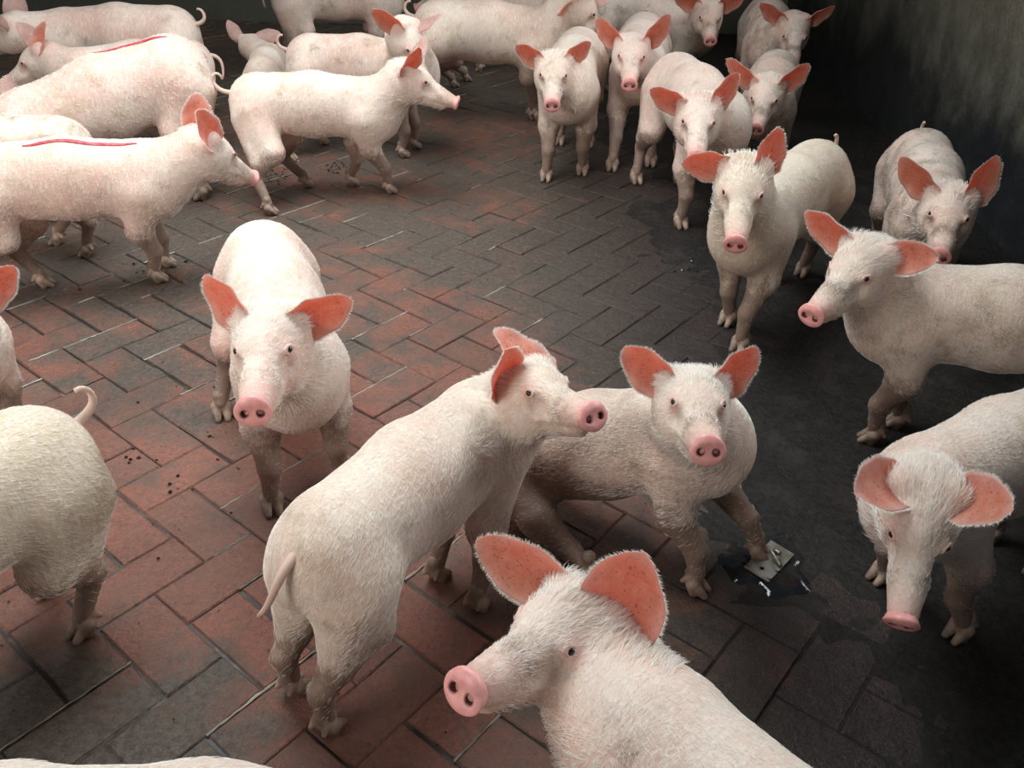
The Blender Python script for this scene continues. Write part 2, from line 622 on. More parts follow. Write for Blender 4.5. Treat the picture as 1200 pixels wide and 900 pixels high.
def build_ear(s, seed, L, earw, cup=1.0, bend=.0):
    # leaf shaped cupped ear: z along its length, opening towards +x, width on y
    rn = random.Random(seed)
    L = L + .020
    WU = [0, .14, .32, .5, .66, .8, .9, .96, 1]
    WW = [.68, .92, 1.04, 1.05, .94, .73, .49, .29, .02]
    wid = earw * .116 * (L / .165)**.5
    nu, nv = 22, 17
    P = np.zeros((2, nu, nv, 3))
    masks = np.zeros((2, nu, nv, 3))
    curl = rn.uniform(-.35, .5) + bend
    lean = rn.uniform(-.25, .25)
    for i in range(nu):
        u = i / (nu - 1)
        w = wid * np.interp(u, WU, WW)
        phi = (.95 * (1 - u)**1.6 + .38) * cup
        rad = w / (2 * phi)
        z = L * u
        xb = .020 * np.sin(u * np.pi * .9) * curl + .035 * u * u * curl
        yb = lean * .05 * u * u
        for j in range(nv):
            v = 2 * j / (nv - 1) - 1
            a = v * phi
            wob = .003 * math.sin(5 * u * np.pi + seed) * abs(v)
            th = .0028 * (1 - .5 * u) * (1 - .7 * abs(v)**3)
            zz = z + .012 * v * v * (1 - u) * 0 - .010 * v * v * math.sin(np.pi * u)
            for k in (0, 1):
                rr = rad + (th if k else -th)
                x = rad * math.cos(phi * .0) - rr * math.cos(a) + xb + wob
                y = rr * math.sin(a) + yb
                P[k, i, j] = (x, y, zz)
                edge = max(abs(v)**3.5, np.clip((u - .82) / .18, 0, 1))
                masks[k, i, j] = (1 - k, (1 - k) * np.clip(1 - u * 2.3, 0, 1) * (1 - abs(v)**2), edge)
    V = P.reshape(-1, 3) * s
    F = []
    N = nu * nv
    for i in range(nu - 1):
        for j in range(nv - 1):
            a = i * nv + j
            F.append((a, a + nv, a + nv + 1, a + 1))
            F.append((N + a, N + a + 1, N + a + nv + 1, N + a + nv))
    rim = [(i, 0) for i in range(nu)] + [(nu - 1, j) for j in range(1, nv)] + [(i, nv - 1) for i in range(nu - 2, -1, -1)]
    for (i0, j0), (i1, j1) in zip(rim[:-1], rim[1:]):
        a, b = i0 * nv + j0, i1 * nv + j1
        F.append((a, N + a, N + b, b))
    me = new_mesh('ear', V, np.array(F), [M['ear']])
    set_color(me, 'masks', masks.reshape(-1, 3))
    return me, P * s


SNOUT, HOOF, EYE = build_snout(), build_hoof(), build_eye()


def frame_matrix(o, x, y, z, s=1.0):
    m = Matrix.Identity(4)
    for i in range(3):
        m[i][0], m[i][1], m[i][2], m[i][3] = x[i] * s, y[i] * s, z[i] * s, o[i]
    return m


def tube(name, pts, rads, mat, nseg=10):
    pts = [np.asarray(p, float) for p in pts]
    V, F = [], []
    up = np.array([0.13, 0.31, 0.94])
    for i, p in enumerate(pts):
        d = nrm(pts[min(i + 1, len(pts) - 1)] - pts[max(i - 1, 0)])
        a = nrm(np.cross(d, up))
        b = np.cross(d, a)
        for j in range(nseg):
            t = 2 * math.pi * j / nseg
            V.append(p + rads[i] * (math.cos(t) * a + math.sin(t) * b))
    for i in range(len(pts) - 1):
        for j in range(nseg):
            F.append((i * nseg + j, i * nseg + (j + 1) % nseg, (i + 1) * nseg + (j + 1) % nseg, (i + 1) * nseg + j))
    F.append(tuple(range(nseg - 1, -1, -1)))
    F.append(tuple((len(pts) - 1) * nseg + j for j in range(nseg)))
    return new_mesh(name, V, F, [mat])


def bezier(ps, n):
    ps = [np.asarray(p, float) for p in ps]
    out = []
    for i in range(n):
        t = i / (n - 1)
        q = ps
        while len(q) > 1:
            q = [a * (1 - t) + b * t for a, b in zip(q[:-1], q[1:])]
        out.append(q[0])
    return out


CAMP = np.array([0, 0, CAM_H])


def make_pig(sp):
    s = sp['s']
    P, C, K, T = (np.array(sp[k], float) for k in 'PCKT')
    rn = random.Random(sp['key'])
    rs = np.random.RandomState(sum(ord(c) for c in sp['key']) * 7)
    mode = sp['mode']
    h = nrm((C - P) * [1, 1, 0])
    org = np.array([P[0], P[1], 0.0])
    Rw = np.array([h, [-h[1], h[0], 0], [0, 0, 1]])          # rows: local axes in world
    loc = lambda p: Rw @ (np.asarray(p, float) - org)
    dirl = lambda v: Rw @ np.asarray(v, float)
    p, c, k, t = loc(P), loc(C), loc(K), loc(T)
    feet = {q: loc(v) for q, v in sp['feet'].items()}
    X = np.array([1., 0, 0])
    Y = np.array([0, 1., 0])
    Z = np.array([0, 0, 1.])
    bdir = nrm(c - p)                                         # spine direction
    bup = nrm(np.cross(bdir, Y)) * -1
    if bup[2] < 0:
        bup = -bup
    hx = nrm(t - k)
    hy = nrm(np.cross(Z, hx))
    hz = np.cross(hx, hy)
    H3 = np.array([hx, hy, hz])
    hd = lambda x, y, z: k + (hx * x + hy * y + hz * z) * s
    gi = sp['girth']

    root = link(bpy.data.objects.new('pig', None))
    root.empty_display_size = .1
    ang = math.atan2(h[1], h[0])
    root.location = org
    root.rotation_euler = (0, 0, ang)
    tag(root, sp['label'], 'pig', 'pigs crowded in the brick-floored pen')

    pts = [p, c, k, t] + list(feet.values())
    lo = np.min(pts, 0) - .24 * s
    hi = np.max(pts, 0) + .24 * s
    lo[2] = -.02
    fld = Field(lo, hi, sp['vox'] / 1000.0)
    cone = lambda a, b, ra, rb, kk=.03, sub=False: fld.cone(a, b, ra * s, rb * s, kk * s, sub)
    ell = lambda q, ax, r, kk=.03, sub=False: fld.ell(q, ax, np.array(r) * s, kk * s, sub)
    # torso
    m = (p + c) / 2 + bup * .008 * s
    u = bup * s
    f = bdir * s
    for a, b, ra, rb in ((p, m, .106, .112), (m, c, .112, .108)):
        cone(a + u * .038, b + u * .038, ra * gi, rb * gi, .035)
        cone(a - u * .008, b - u * (.022 if b is m else .016), ra * gi * 1.0, rb * gi * 1.03, .035)
    ell(p - f * .055 + u * .012, np.array([bdir, Y, bup]), (.100, .110, .118), .045)
    ell(c + f * .05 - u * .02, np.array([bdir, Y, bup]), (.095, .100, .122), .045)
    # neck
    nb = c + f * .06 + u * .035
    k0 = k - hx * .03 * s
    cone(nb, k0 + (nb - k0) * .15, .104, .074, .05)
    cone(c + f * .07 - u * .02, k - hz * .030 * s - hx * .02 * s, .100, .070, .05)
    # legs
    joints = {}
    for nm, F_ in feet.items():
        sg = 1 if nm[1] == 'L' else -1
        ft = F_ + Z * .048 * s
        if nm[0] == 'F':
            top = c + Y * sg * .062 * s - u * .02 + f * .005
            e0 = top * .56 + ft * .44
            el = e0 - X * .022 * s + Y * sg * .012 * s
            if mode == 'lie':
                el = top + (ft - top) * .5 + Z * .02 * s
            wr = top * .26 + ft * .74 + X * .012 * s
            cone(top, el, .074, .047, .035)
            cone(el, wr, .045, .028, .022)
            cone(wr, ft, .0275, .0200, .015)
            joints[nm] = (top, el, wr, ft)
            fd = X
        else:
            hip = p + Y * sg * .058 * s - u * .03 - f * .035
            if mode == 'stand':
                kn = hip * .60 + ft * .40 + X * .055 * s + Y * sg * .015 * s
                hk = hip * .31 + ft * .69 - X * .040 * s
                cone(hip, kn, .088, .052, .04)
                cone(hip - f * .03 - u * .03, hk * .45 + kn * .55 - X * .03 * s, .072, .036, .03)
                cone(kn, hk, .048, .027, .028)
                cone(hk, ft, .0265, .0200, .015)
            elif mode == 'sit':
                # haunch on the floor, the leg stretched forward
                kn = hip + (ft - hip) * .38 + Y * sg * .035 * s
                kn[2] = max(kn[2], .085 * s)
                hk = hip + (ft - hip) * .72
                hk[2] = .042 * s
                ft = F_ + Z * .036 * s
                cone(hip, kn, .092, .050, .04)
                cone(kn, hk, .046, .029, .025)
                cone(hk, ft, .028, .021, .015)
            else:
                # folded: knee up beside the belly, shank laid forward on the floor
                kn = hip + X * .12 * s + Y * sg * .075 * s
                kn[2] = max(kn[2], .115 * s)
                hk = hip * .45 + ft * .55 + Y * sg * .03 * s - X * .04 * s
                hk[2] = .045 * s
                hk = hk - nrm(ft - hip) * .08 * s * np.array([1, 1, 0])
                cone(hip, kn, .095, .065, .05)
                cone(kn, hk, .060, .038, .035)
                ft = F_ + Z * .040 * s
                cone(hk, ft, .036, .025, .02)
            joints[nm] = (hip, kn, hk, ft)
    # head
    ell(hd(0, 0, .002), H3, (.090, .062, .068), .04)
    ell(hd(.045, 0, .020), H3, (.058, .046, .042), .03)
    cone(hd(.04, 0, -.006), hd(.212, 0, -.014), .056, .0300, .030)
    cone(hd(.03, 0, -.045), hd(.175, 0, -.034), .044, .026, .020)
    cone(hd(.05, 0, -.055), hd(.185, 0, -.048), .030, .017, .012)
    for sg in (-1, 1):
        ell(hd(.018, sg * .036, -.036), H3, (.060, .032, .056), .03)
        ell(hd(.074, sg * .039, .026), H3, (.024, .014, .015), .012)
        ell(hd(.112, sg * .047, .000), H3, (.030, .012, .020), .02, True)
        ell(hd(-.026, sg * .050, .042), H3, (.026, .024, .026), .03)
        cone(hd(.10, sg * .044, -.042), hd(.215, sg * .027, -.038), .0045, .004, .010, True)
    V, F = fld.surface()
    me = new_mesh('body', V, F, [M['skin']])
    # ---- colour masks, from the distance to the skeleton
    d = (V - k) / s
    hxx, hyy, hzz = d @ hx, d @ hy, d @ hz
    inhead = np.linalg.norm(d - 0.10 * hx, axis=1) < .22
    pink = np.clip((hxx - .155) / .085, 0, 1)**1.6 * .75 * inhead
    for sg in (-1, 1):
        e = np.linalg.norm(np.stack([hxx - .078, hyy - sg * .051, hzz - .027], 1), axis=1)
        pink = np.maximum(pink, .55 * np.clip(1.5 - e / .020, 0, 1))
        e = np.linalg.norm(np.stack([hxx + .025, hyy - sg * .062, hzz - .055], 1), axis=1)
        pink = np.maximum(pink, .30 * np.clip(1.4 - e / .040, 0, 1))
    zz = V[:, 2] / s
    tc_ = (V[:, 0] - p[0]) / max(1e-3, (c[0] - p[0]))
    belly = np.clip((.33 - zz) / .1, 0, 1) * ((tc_ > .1) & (tc_ < .9)) * (~inhead)
    pink = np.maximum(pink, .35 * belly)
    dirt_shade = np.clip((.30 - zz) / .18, 0, 1) * .80
    dirt_shade = dirt_shade * (.60 + sp['dirt_shade']) + .42 * sp['dirt_shade'] * (1 - .5 * np.clip((zz - .45) / .15, 0, 1))  # per-pig amount: real dirt, and painted shade where it is raised
    dirt_shade = np.maximum(dirt_shade, inhead * np.clip(1 - np.abs(hxx - .15) / .08, 0, 1) * (.25 + .35 * sp['dirt_shade']) * (hzz > -.02))
    set_color(me, 'masks', np.stack([pink, dirt_shade, np.full(len(V), .25 * rn.random() + sp['tone'])], 1))
    a = me.attributes.new('pigco', 'FLOAT_VECTOR', 'POINT')
    off = np.array([rn.uniform(0, 9) for _ in range(3)])
    a.data.foreach_set('vector', (V / s + off).astype(np.float32).ravel())
    body = link(bpy.data.objects.new('body', me), root)

    # snout, eyes
    so = link(bpy.data.objects.new('snout', SNOUT), root)
    so.matrix_local = frame_matrix(hd(.240, 0, -.012), nrm(hx + hz * .12), hy, nrm(hz - hx * .12), s * .94)
    tag(so, 'pink nose disc with two nostrils')
    for sg in (-1, 1):
        eo = link(bpy.data.objects.new('eye', EYE), root)
        ex = nrm(hy * sg * .86 + hx * .46 + hz * .20)
        ey = nrm(np.cross(hz, ex))
        eo.matrix_local = frame_matrix(hd(.0815, sg * .0485, .029), ex, ey, np.cross(ex, ey), s * .84)
    # ears
    ear_pts = []
    for i, sg in ((0, 1), (1, -1)):
        ea = nrm(dirl(sp['ears'][i]))
        base = hd(-.022, sg * .056, .036)
        op = nrm(hx * .80 + hy * sg * .55 - hz * .05)
        if sp['earop'] and sp['earop'][i]:
            op = nrm(dirl(sp['earop'][i]))
        ex = op - ea * (op @ ea)
        if np.linalg.norm(ex) < .2:
            ex = hy * sg - ea * ((hy * sg) @ ea)
        ex = nrm(ex)
        ey = np.cross(ea, ex)
        em, ep = build_ear(s, rn.randint(0, 999), sp['elen'][i], sp['earw'][i] if isinstance(sp['earw'], tuple) else sp['earw'], cup=rn.uniform(.9, 1.1))
        eo = link(bpy.data.objects.new('ear', em), root)
        mt = frame_matrix(base - ea * .020 * s - ex * .012 * s, ex, ey, ea)
        eo.matrix_local = mt
        A = np.array([ex, ey, ea])
        ear_pts.append((base - ea * .020 * s - ex * .012 * s, A, ep))
    # hooves
    for nm, F_ in feet.items():
        ho = link(bpy.data.objects.new('hoof', HOOF), root)
        j = joints[nm]
        fd = X + (F_ - j[2]) * [1, 1, 0] * 1.5
        if mode != 'stand' and nm[0] == 'H':
            fd = (F_ - j[2]) * [1, 1, 0]
        fd = nrm(fd)
        ho.matrix_local = frame_matrix(F_, fd, np.cross(Z, fd), Z, s * 1.08)
    # tail
    tb = p - f * .150 + u * .055
    tl = sp['tail']
    if tl == 1:
        q = bezier([tb + f * .03, tb - f * .07 - u * .02, tb - f * .11 + u * .07, tb - f * .04 + u * .11, tb - f * .03 + u * .05 + Y * .02 * s], 14)
    elif tl == 2:
        q = bezier([tb + f * .04, tb - f * .04, tb - f * .06 + u * .02, tb - f * .045 + u * .075, tb - f * .015 + u * .07], 12)
    elif tl == 4:
        q = bezier([tb + f * .04, tb - f * .02, tb - f * .005 - u * .05, tb + f * .01 - u * .09 - Y * .03 * s], 10)
    elif tl == 3:
        q = bezier([tb + f * .03 + u * .02, tb - f * .035 + u * .01, tb - f * .04 - u * .05, tb - f * .045 - u * .11 + Y * .045 * s], 12)
    else:
        q = bezier([tb + f * .03, tb - f * .05, tb - f * .05 - u * .06, tb - f * .03 - u * .12 + Y * .02 * s], 12)
    tm = tube('tail', q, [(.0125 - .0075 * (i / (len(q) - 1))**.8) * s for i in range(len(q))], M['skin'])
    set_color(tm, 'masks', np.tile([.12, .35, .1], (len(tm.vertices), 1)))
    link(bpy.data.objects.new('tail', tm), root)

    # painted line lying along the back
    if sp['red']:
        n = 26
        pth = []
        nv = np.array([v.normal[:] for v in me.vertices]) if False else None
        for i in range(n):
            tt = i / (n - 1)
            if sp['red'] == 1:
                xx, yy = p[0] + (.11 + tt * .36) * s, -.035 * s
            else:
                xx, yy = p[0] + (-.02 + tt * .24) * s, (.03 - .05 * tt) * s
            sel = (np.abs(V[:, 0] - xx) < .012) & (np.abs(V[:, 1] - yy) < .010)
            z = V[sel, 2].max() if sel.any() else .57 * s
            pth.append((xx, yy, z))
        pth = np.array(pth)
        pth[1:-1] = (pth[:-2] + pth[1:-1] + pth[2:]) / 3
        PV, PF = [], []
        for i, q in enumerate(pth):
            ww = .007 * s * (1 - abs(2 * i / (n - 1) - 1)**4 * .8)
            for sg, dz in ((-1, -.0015), (0, .0035), (1, -.001)):
                sel = (np.abs(V[:, 0] - q[0]) < .012) & (np.abs(V[:, 1] - (q[1] + sg * ww)) < .007)
                z = V[sel, 2].max() if sel.any() else q[2]
                PV.append((q[0], q[1] + sg * ww, max(z, q[2] - .006) + .0025))
        for i in range(n - 1):
            for j in (0, 1):
                a0 = i * 3 + j
                PF.append((a0, a0 + 3, a0 + 4, a0 + 1))
        pm = new_mesh('paint_mark', PV, PF, [M['paint']])
        po = link(bpy.data.objects.new('paint_mark', pm), root)
        sm = po.modifiers.new('thick', 'SOLIDIFY')
        sm.thickness = .002
        tag(po, 'red line sprayed along the back')
    return root, body, (V, F, k, hx, hy, hz, s, ear_pts, Rw, org)


PIGS = [
    {'key': 'G', 'label': 'white pig in profile with curled tail, stepping right before the dirty-faced pig', 's': 1.0, 'P': [-1.153, 3.915, 0.425], 'C': [-0.715, 3.954, 0.405], 'K': [-0.499, 3.917, 0.562], 'T': [-0.267, 3.908, 0.469], 'ears': [[0.475, 0.208, 0.855], [0.5, -0.328, 0.802]], 'elen': [0.15, 0.15], 'earop': None, 'earw': 1.0, 'feet': {'FL': [-0.824, 4.087, -0.0], 'FR': [-0.624, 3.994, 0.0], 'HL': [-1.044, 4.046, 0.0], 'HR': [-1.129, 3.683, 0.0]}, 'tail': 1, 'red': 0, 'mode': 'stand', 'girth': 1.0, 'vox': 7, 'dirt_shade': 0.4, 'tone': 0.0, 'group': None},
    {'key': 'E', 'label': 'white pig with long red line on its back, sniffing the hind leg of another', 's': 1.0, 'P': [-1.791, 2.831, 0.425], 'C': [-1.373, 2.966, 0.405], 'K': [-1.132, 3.038, 0.502], 'T': [-1.013, 3.198, 0.351], 'ears': [[0.167, 0.304, 0.938], [-0.123, -0.558, 0.821]], 'elen': [0.15, 0.15], 'earop': ((0.5, -0.8, 0), None), 'earw': 1.0, 'feet': {'FL': [-1.399, 3.111, 0.0], 'FR': [-1.384, 2.973, 0.0], 'HL': [-1.792, 2.905, 0.0], 'HR': [-1.932, 2.757, 0.0]}, 'tail': 0, 'red': 1, 'mode': 'stand', 'girth': 1.0, 'vox': 7, 'dirt_shade': 0.4, 'tone': 0.0, 'group': None},
    {'key': 'C', 'label': 'large white pig with a red streak over its rump, head lowered behind nearer backs', 's': 1.25, 'P': [-1.573, 3.911, 0.531], 'C': [-2.035, 3.657, 0.375], 'K': [-2.276, 3.902, 0.3], 'T': [-2.534, 3.759, 0.197], 'ears': [[0.312, -0.696, 0.647], [-0.373, 0.441, 0.816]], 'elen': [0.15, 0.15], 'earop': None, 'earw': 1.0, 'feet': {'FL': [-2.012, 3.563, 0.0], 'FR': [-2.102, 3.727, 0.0], 'HL': [-1.484, 3.853, 0.0], 'HR': [-1.575, 4.017, 0.0]}, 'tail': 4, 'red': 2, 'mode': 'stand', 'girth': 1.0, 'vox': 7, 'dirt_shade': 0.4, 'tone': 0.0, 'group': None},
    {'key': 'A', 'label': 'white pig at the top left corner with its tail raised, seen over the other backs', 's': 1.15, 'P': [-1.958, 4.994, 0.489], 'C': [-2.463, 4.971, 0.466], 'K': [-2.728, 4.828, 0.54], 'T': [-2.999, 4.815, 0.445], 'ears': [[-0.088, -0.571, 0.816], [-0.14, 0.56, 0.816]], 'elen': [0.15, 0.15], 'earop': None, 'earw': 1.0, 'feet': {'FL': [-2.482, 4.884, 0.0], 'FR': [-2.49, 5.056, 0.0], 'HL': [-1.908, 4.91, 0.0], 'HR': [-1.916, 5.082, 0.0]}, 'tail': 2, 'red': 0, 'mode': 'stand', 'girth': 1.0, 'vox': 9, 'dirt_shade': 0.4, 'tone': 0.0, 'group': None},
    {'key': 'B', 'label': 'pig at the left edge, both ears up, facing left above the red-streaked pig', 's': 1.0, 'P': [-1.74, 4.57, 0.425], 'C': [-2.148, 4.406, 0.405], 'K': [-2.401, 4.455, 0.486], 'T': [-2.615, 4.402, 0.368], 'ears': [[0.271, 0.31, 0.911], [-0.626, -0.219, 0.748]], 'elen': [0.15, 0.15], 'earop': None, 'earw': 1.0, 'feet': {'FL': [-2.138, 4.329, 0.0], 'FR': [-2.194, 4.469, 0.0], 'HL': [-1.675, 4.516, 0.0], 'HR': [-1.731, 4.655, 0.0]}, 'tail': 0, 'red': 0, 'mode': 'stand', 'girth': 1.0, 'vox': 9, 'dirt_shade': 0.4, 'tone': 0.0, 'group': None},
    {'key': 'D', 'label': 'dirty-legged pig standing just behind the pig with the long red line', 's': 0.98, 'P': [-1.78, 3.208, 0.416], 'C': [-2.21, 3.193, 0.397], 'K': [-2.475, 3.184, 0.49], 'T': [-2.706, 3.176, 0.409], 'ears': [[-0.095, -0.57, 0.816], [-0.134, 0.562, 0.816]], 'elen': [0.15, 0.15], 'earop': None, 'earw': 1.0, 'feet': {'FL': [-2.227, 3.119, 0.0], 'FR': [-2.233, 3.266, 0.0], 'HL': [-1.741, 3.188, 0.0], 'HR': [-1.913, 3.297, 0.0]}, 'tail': 0, 'red': 0, 'mode': 'stand', 'girth': 1.0, 'vox': 7, 'dirt_shade': 0.9, 'tone': 0.0, 'group': None},
    {'key': 'F', 'label': 'small pig facing away between the red-streaked rump and the curly tail, one ear out', 's': 0.8, 'P': [-1.394, 4.775, 0.34], 'C': [-1.443, 5.124, 0.324], 'K': [-1.632, 5.387, 0.384], 'T': [-1.658, 5.574, 0.318], 'ears': [[-0.576, 0.035, 0.816], [0.954, 0.158, 0.253]], 'elen': [0.15, 0.19], 'earop': None, 'earw': 1.0, 'feet': {'FL': [-1.505, 5.131, 0.0], 'FR': [-1.386, 5.148, 0.0], 'HL': [-1.449, 4.735, 0.0], 'HR': [-1.33, 4.752, 0.0]}, 'tail': 0, 'red': 0, 'mode': 'stand', 'girth': 1.0, 'vox': 9, 'dirt_shade': 0.4, 'tone': 0.0, 'group': None},
    {'key': 'H', 'label': 'pale pig with a dirty brown face and short raised tail, behind the walking profile pig', 's': 1.05, 'P': [-1.065, 4.648, 0.446], 'C': [-0.604, 4.616, 0.425], 'K': [-0.566, 4.434, 0.639], 'T': [-0.446, 4.32, 0.435], 'ears': [[0.844, -0.38, 0.378], [-0.649, -0.44, 0.621]], 'elen': [0.15, 0.15], 'earop': None, 'earw': 1.0, 'feet': {'FL': [-0.578, 4.693, 0.0], 'FR': [-0.624, 4.539, 0.0], 'HL': [-1.101, 4.73, 0.0], 'HR': [-1.21, 4.434, 0.0]}, 'tail': 2, 'red': 0, 'mode': 'stand', 'girth': 1.0, 'vox': 9, 'dirt_shade': 0.6, 'tone': 0.0, 'group': None},
    {'key': 'I', 'label': 'shaded pig against the far wall with its white cheek showing at the top edge', 's': 1.2, 'P': [-1.537, 6.319, 0.51], 'C': [-1.04, 6.495, 0.486], 'K': [-1.013, 6.815, 0.528], 'T': [-0.921, 6.607, 0.334], 'ears': [[0.68, -0.14, 0.72], [-0.357, -0.595, 0.72]], 'elen': [0.15, 0.15], 'earop': None, 'earw': 1.0, 'feet': {'FL': [-1.047, 6.588, 0.0], 'FR': [-0.987, 6.419, 0.0], 'HL': [-1.612, 6.387, 0.0], 'HR': [-1.552, 6.218, 0.0]}, 'tail': 0, 'red': 0, 'mode': 'stand', 'girth': 1.0, 'vox': 9, 'dirt_shade': 0.4, 'tone': 0.0, 'group': None},
    {'key': 'J', 'label': 'long pale pig walking right at the top, dirty around its eye, thin tail', 's': 1.2, 'P': [-0.444, 5.242, 0.51], 'C': [0.082, 5.204, 0.486], 'K': [0.304, 5.125, 0.708], 'T': [0.486, 5.146, 0.471], 'ears': [[0.921, -0.142, -0.363], [-0.69, -0.402, -0.602]], 'elen': [0.15, 0.15], 'earop': None, 'earw': 1.0, 'feet': {'FL': [0.112, 5.292, 0.0], 'FR': [0.079, 5.318, 0.0], 'HL': [-0.388, 6.231, 0.0], 'HR': [-0.466, 6.056, 0.0]}, 'tail': 2, 'red': 0, 'mode': 'stand', 'girth': 1.0, 'vox': 9, 'dirt_shade': 0.5, 'tone': 0.0, 'group': None},
    {'key': 'J3', 'label': 'barely visible pig whose back shows above the long pale pig at the top', 's': 1.0, 'P': [0.168, 6.605, 0.425], 'C': [-0.272, 6.605, 0.405], 'K': [-0.542, 6.605, 0.5], 'T': [-0.778, 6.605, 0.417], 'ears': [[-0.114, -0.566, 0.816], [-0.114, 0.566, 0.816]], 'elen': [0.15, 0.15], 'earop': None, 'earw': 1.0, 'feet': {'FL': [-0.292, 6.53, 0.0], 'FR': [-0.292, 6.68, 0.0], 'HL': [0.208, 6.53, 0.0], 'HR': [0.208, 6.68, 0.0]}, 'tail': 0, 'red': 0, 'mode': 'stand', 'girth': 1.0, 'vox': 9, 'dirt_shade': 0.4, 'tone': 0.0, 'group': None},
    {'key': 'K', 'label': 'small pig with pointed orange ears facing the camera, leftmost of the waiting row', 's': 1.115, 'P': [0.31, 4.779, 0.474], 'C': [0.242, 4.293, 0.452], 'K': [0.155, 4.141, 0.557], 'T': [0.146, 3.874, 0.478], 'ears': [[0.778, -0.055, 0.626], [-0.916, 0.013, 0.401]], 'elen': [0.12, 0.12], 'earop': None, 'earw': 1.0, 'feet': {'FL': [0.337, 4.34, 0.0], 'FR': [0.147, 4.234, 0.0], 'HL': [0.399, 4.811, 0.0], 'HR': [0.234, 4.834, 0.0]}, 'tail': 0, 'red': 0, 'mode': 'stand', 'girth': 1.0, 'vox': 7, 'dirt_shade': 0.4, 'tone': 0.0, 'group': None},
    {'key': 'L', 'label': 'pig with its head tilted and big ears spread, second in the waiting row', 's': 1.15, 'P': [0.695, 5.149, 0.489], 'C': [0.625, 4.648, 0.466], 'K': [0.546, 4.436, 0.586], 'T': [0.519, 4.161, 0.506], 'ears': [[0.579, -0.087, 0.811], [-0.721, 0.044, 0.691]], 'elen': [0.153, 0.138], 'earop': None, 'earw': 1.0, 'feet': {'FL': [0.713, 4.505, 0.0], 'FR': [0.499, 4.419, 0.0], 'HL': [0.787, 5.182, 0.0], 'HR': [0.616, 5.206, 0.0]}, 'tail': 2, 'red': 0, 'mode': 'stand', 'girth': 1.0, 'vox': 9, 'dirt_shade': 0.4, 'tone': 0.0, 'group': None},
    {'key': 'M', 'label': 'shaded pig at the top facing the camera, right of the long pale pig', 's': 1.12, 'P': [0.591, 5.972, 0.476], 'C': [1.057, 5.814, 0.454], 'K': [1.126, 5.552, 0.588], 'T': [1.108, 5.289, 0.495], 'ears': [[0.972, -0.088, 0.22], [-0.949, 0.036, 0.312]], 'elen': [0.128, 0.144], 'earop': None, 'earw': 1.0, 'feet': {'FL': [1.105, 5.887, 0.0], 'FR': [1.051, 5.727, 0.0], 'HL': [0.575, 6.066, 0.0], 'HR': [0.521, 5.907, 0.0]}, 'tail': 0, 'red': 0, 'mode': 'stand', 'girth': 1.0, 'vox': 9, 'dirt_shade': 0.7, 'tone': 0.0, 'group': None},
    {'key': 'N', 'label': 'dark shaded pig at the top beside the wall, ears spread wide', 's': 1.15, 'P': [1.57, 5.9, 0.489], 'C': [1.482, 5.402, 0.466], 'K': [1.528, 5.122, 0.592], 'T': [1.492, 4.876, 0.449], 'ears': [[0.763, -0.278, 0.584], [-0.815, -0.047, 0.577]], 'elen': [0.136, 0.149], 'earop': None, 'earw': 1.0, 'feet': {'FL': [1.563, 5.365, 0.0], 'FR': [1.394, 5.395, 0.0], 'HL': [1.663, 5.931, 0.0], 'HR': [1.493, 5.961, 0.0]}, 'tail': 0, 'red': 0, 'mode': 'stand', 'girth': 1.0, 'vox': 9, 'dirt_shade': 0.8, 'tone': 0.0, 'group': None},
    {'key': 'O', 'label': 'white pig with orange ears and round snout, legs apart, in front of the shaded one', 's': 1.125, 'P': [0.752, 4.182, 0.478], 'C': [0.837, 3.695, 0.456], 'K': [0.709, 3.438, 0.556], 'T': [0.674, 3.169, 0.482], 'ears': [[0.549, -0.088, 0.831], [-0.923, 0.112, 0.367]], 'elen': [0.129, 0.128], 'earop': None, 'earw': 1.0, 'feet': {'FL': [0.927, 3.732, 0.0], 'FR': [0.746, 3.659, 0.0], 'HL': [0.828, 4.241, 0.0], 'HR': [0.606, 4.231, 0.0]}, 'tail': 0, 'red': 0, 'mode': 'stand', 'girth': 1.0, 'vox': 7, 'dirt_shade': 0.4, 'tone': 0.0, 'group': None},
    {'key': 'P', 'label': 'pig with a dirty snout bridge facing the camera close to the dark wall', 's': 1.02, 'P': [1.326, 4.616, 0.433], 'C': [1.192, 4.188, 0.413], 'K': [1.112, 3.95, 0.526], 'T': [1.031, 3.727, 0.434], 'ears': [[0.637, -0.325, 0.699], [-0.834, 0.235, 0.5]], 'elen': [0.145, 0.167], 'earop': None, 'earw': 1.0, 'feet': {'FL': [1.259, 4.146, 0.0], 'FR': [1.113, 4.192, 0.0], 'HL': [1.412, 4.632, 0.0], 'HR': [1.266, 4.678, 0.0]}, 'tail': 0, 'red': 0, 'mode': 'stand', 'girth': 1.0, 'vox': 7, 'dirt_shade': 0.7, 'tone': 0.0, 'group': None},
    {'key': 'Q', 'label': 'yellowish white pig with orange ears stepping forward, its body stretching back right', 's': 1.04, 'P': [1.067, 3.026, 0.442], 'C': [0.788, 2.664, 0.421], 'K': [0.682, 2.5, 0.623], 'T': [0.627, 2.266, 0.524], 'ears': [[0.069, -0.166, 0.984], [-0.955, 0.25, -0.16]], 'elen': [0.12, 0.129], 'earop': None, 'earw': 1.0, 'feet': {'FL': [0.786, 2.566, 0.0], 'FR': [0.782, 2.755, 0.0], 'HL': [1.174, 3.187, 0.0], 'HR': [1.031, 3.106, 0.0]}, 'tail': 2, 'red': 0, 'mode': 'stand', 'girth': 1.0, 'vox': 7, 'dirt_shade': 0.4, 'tone': 0.5, 'group': None},
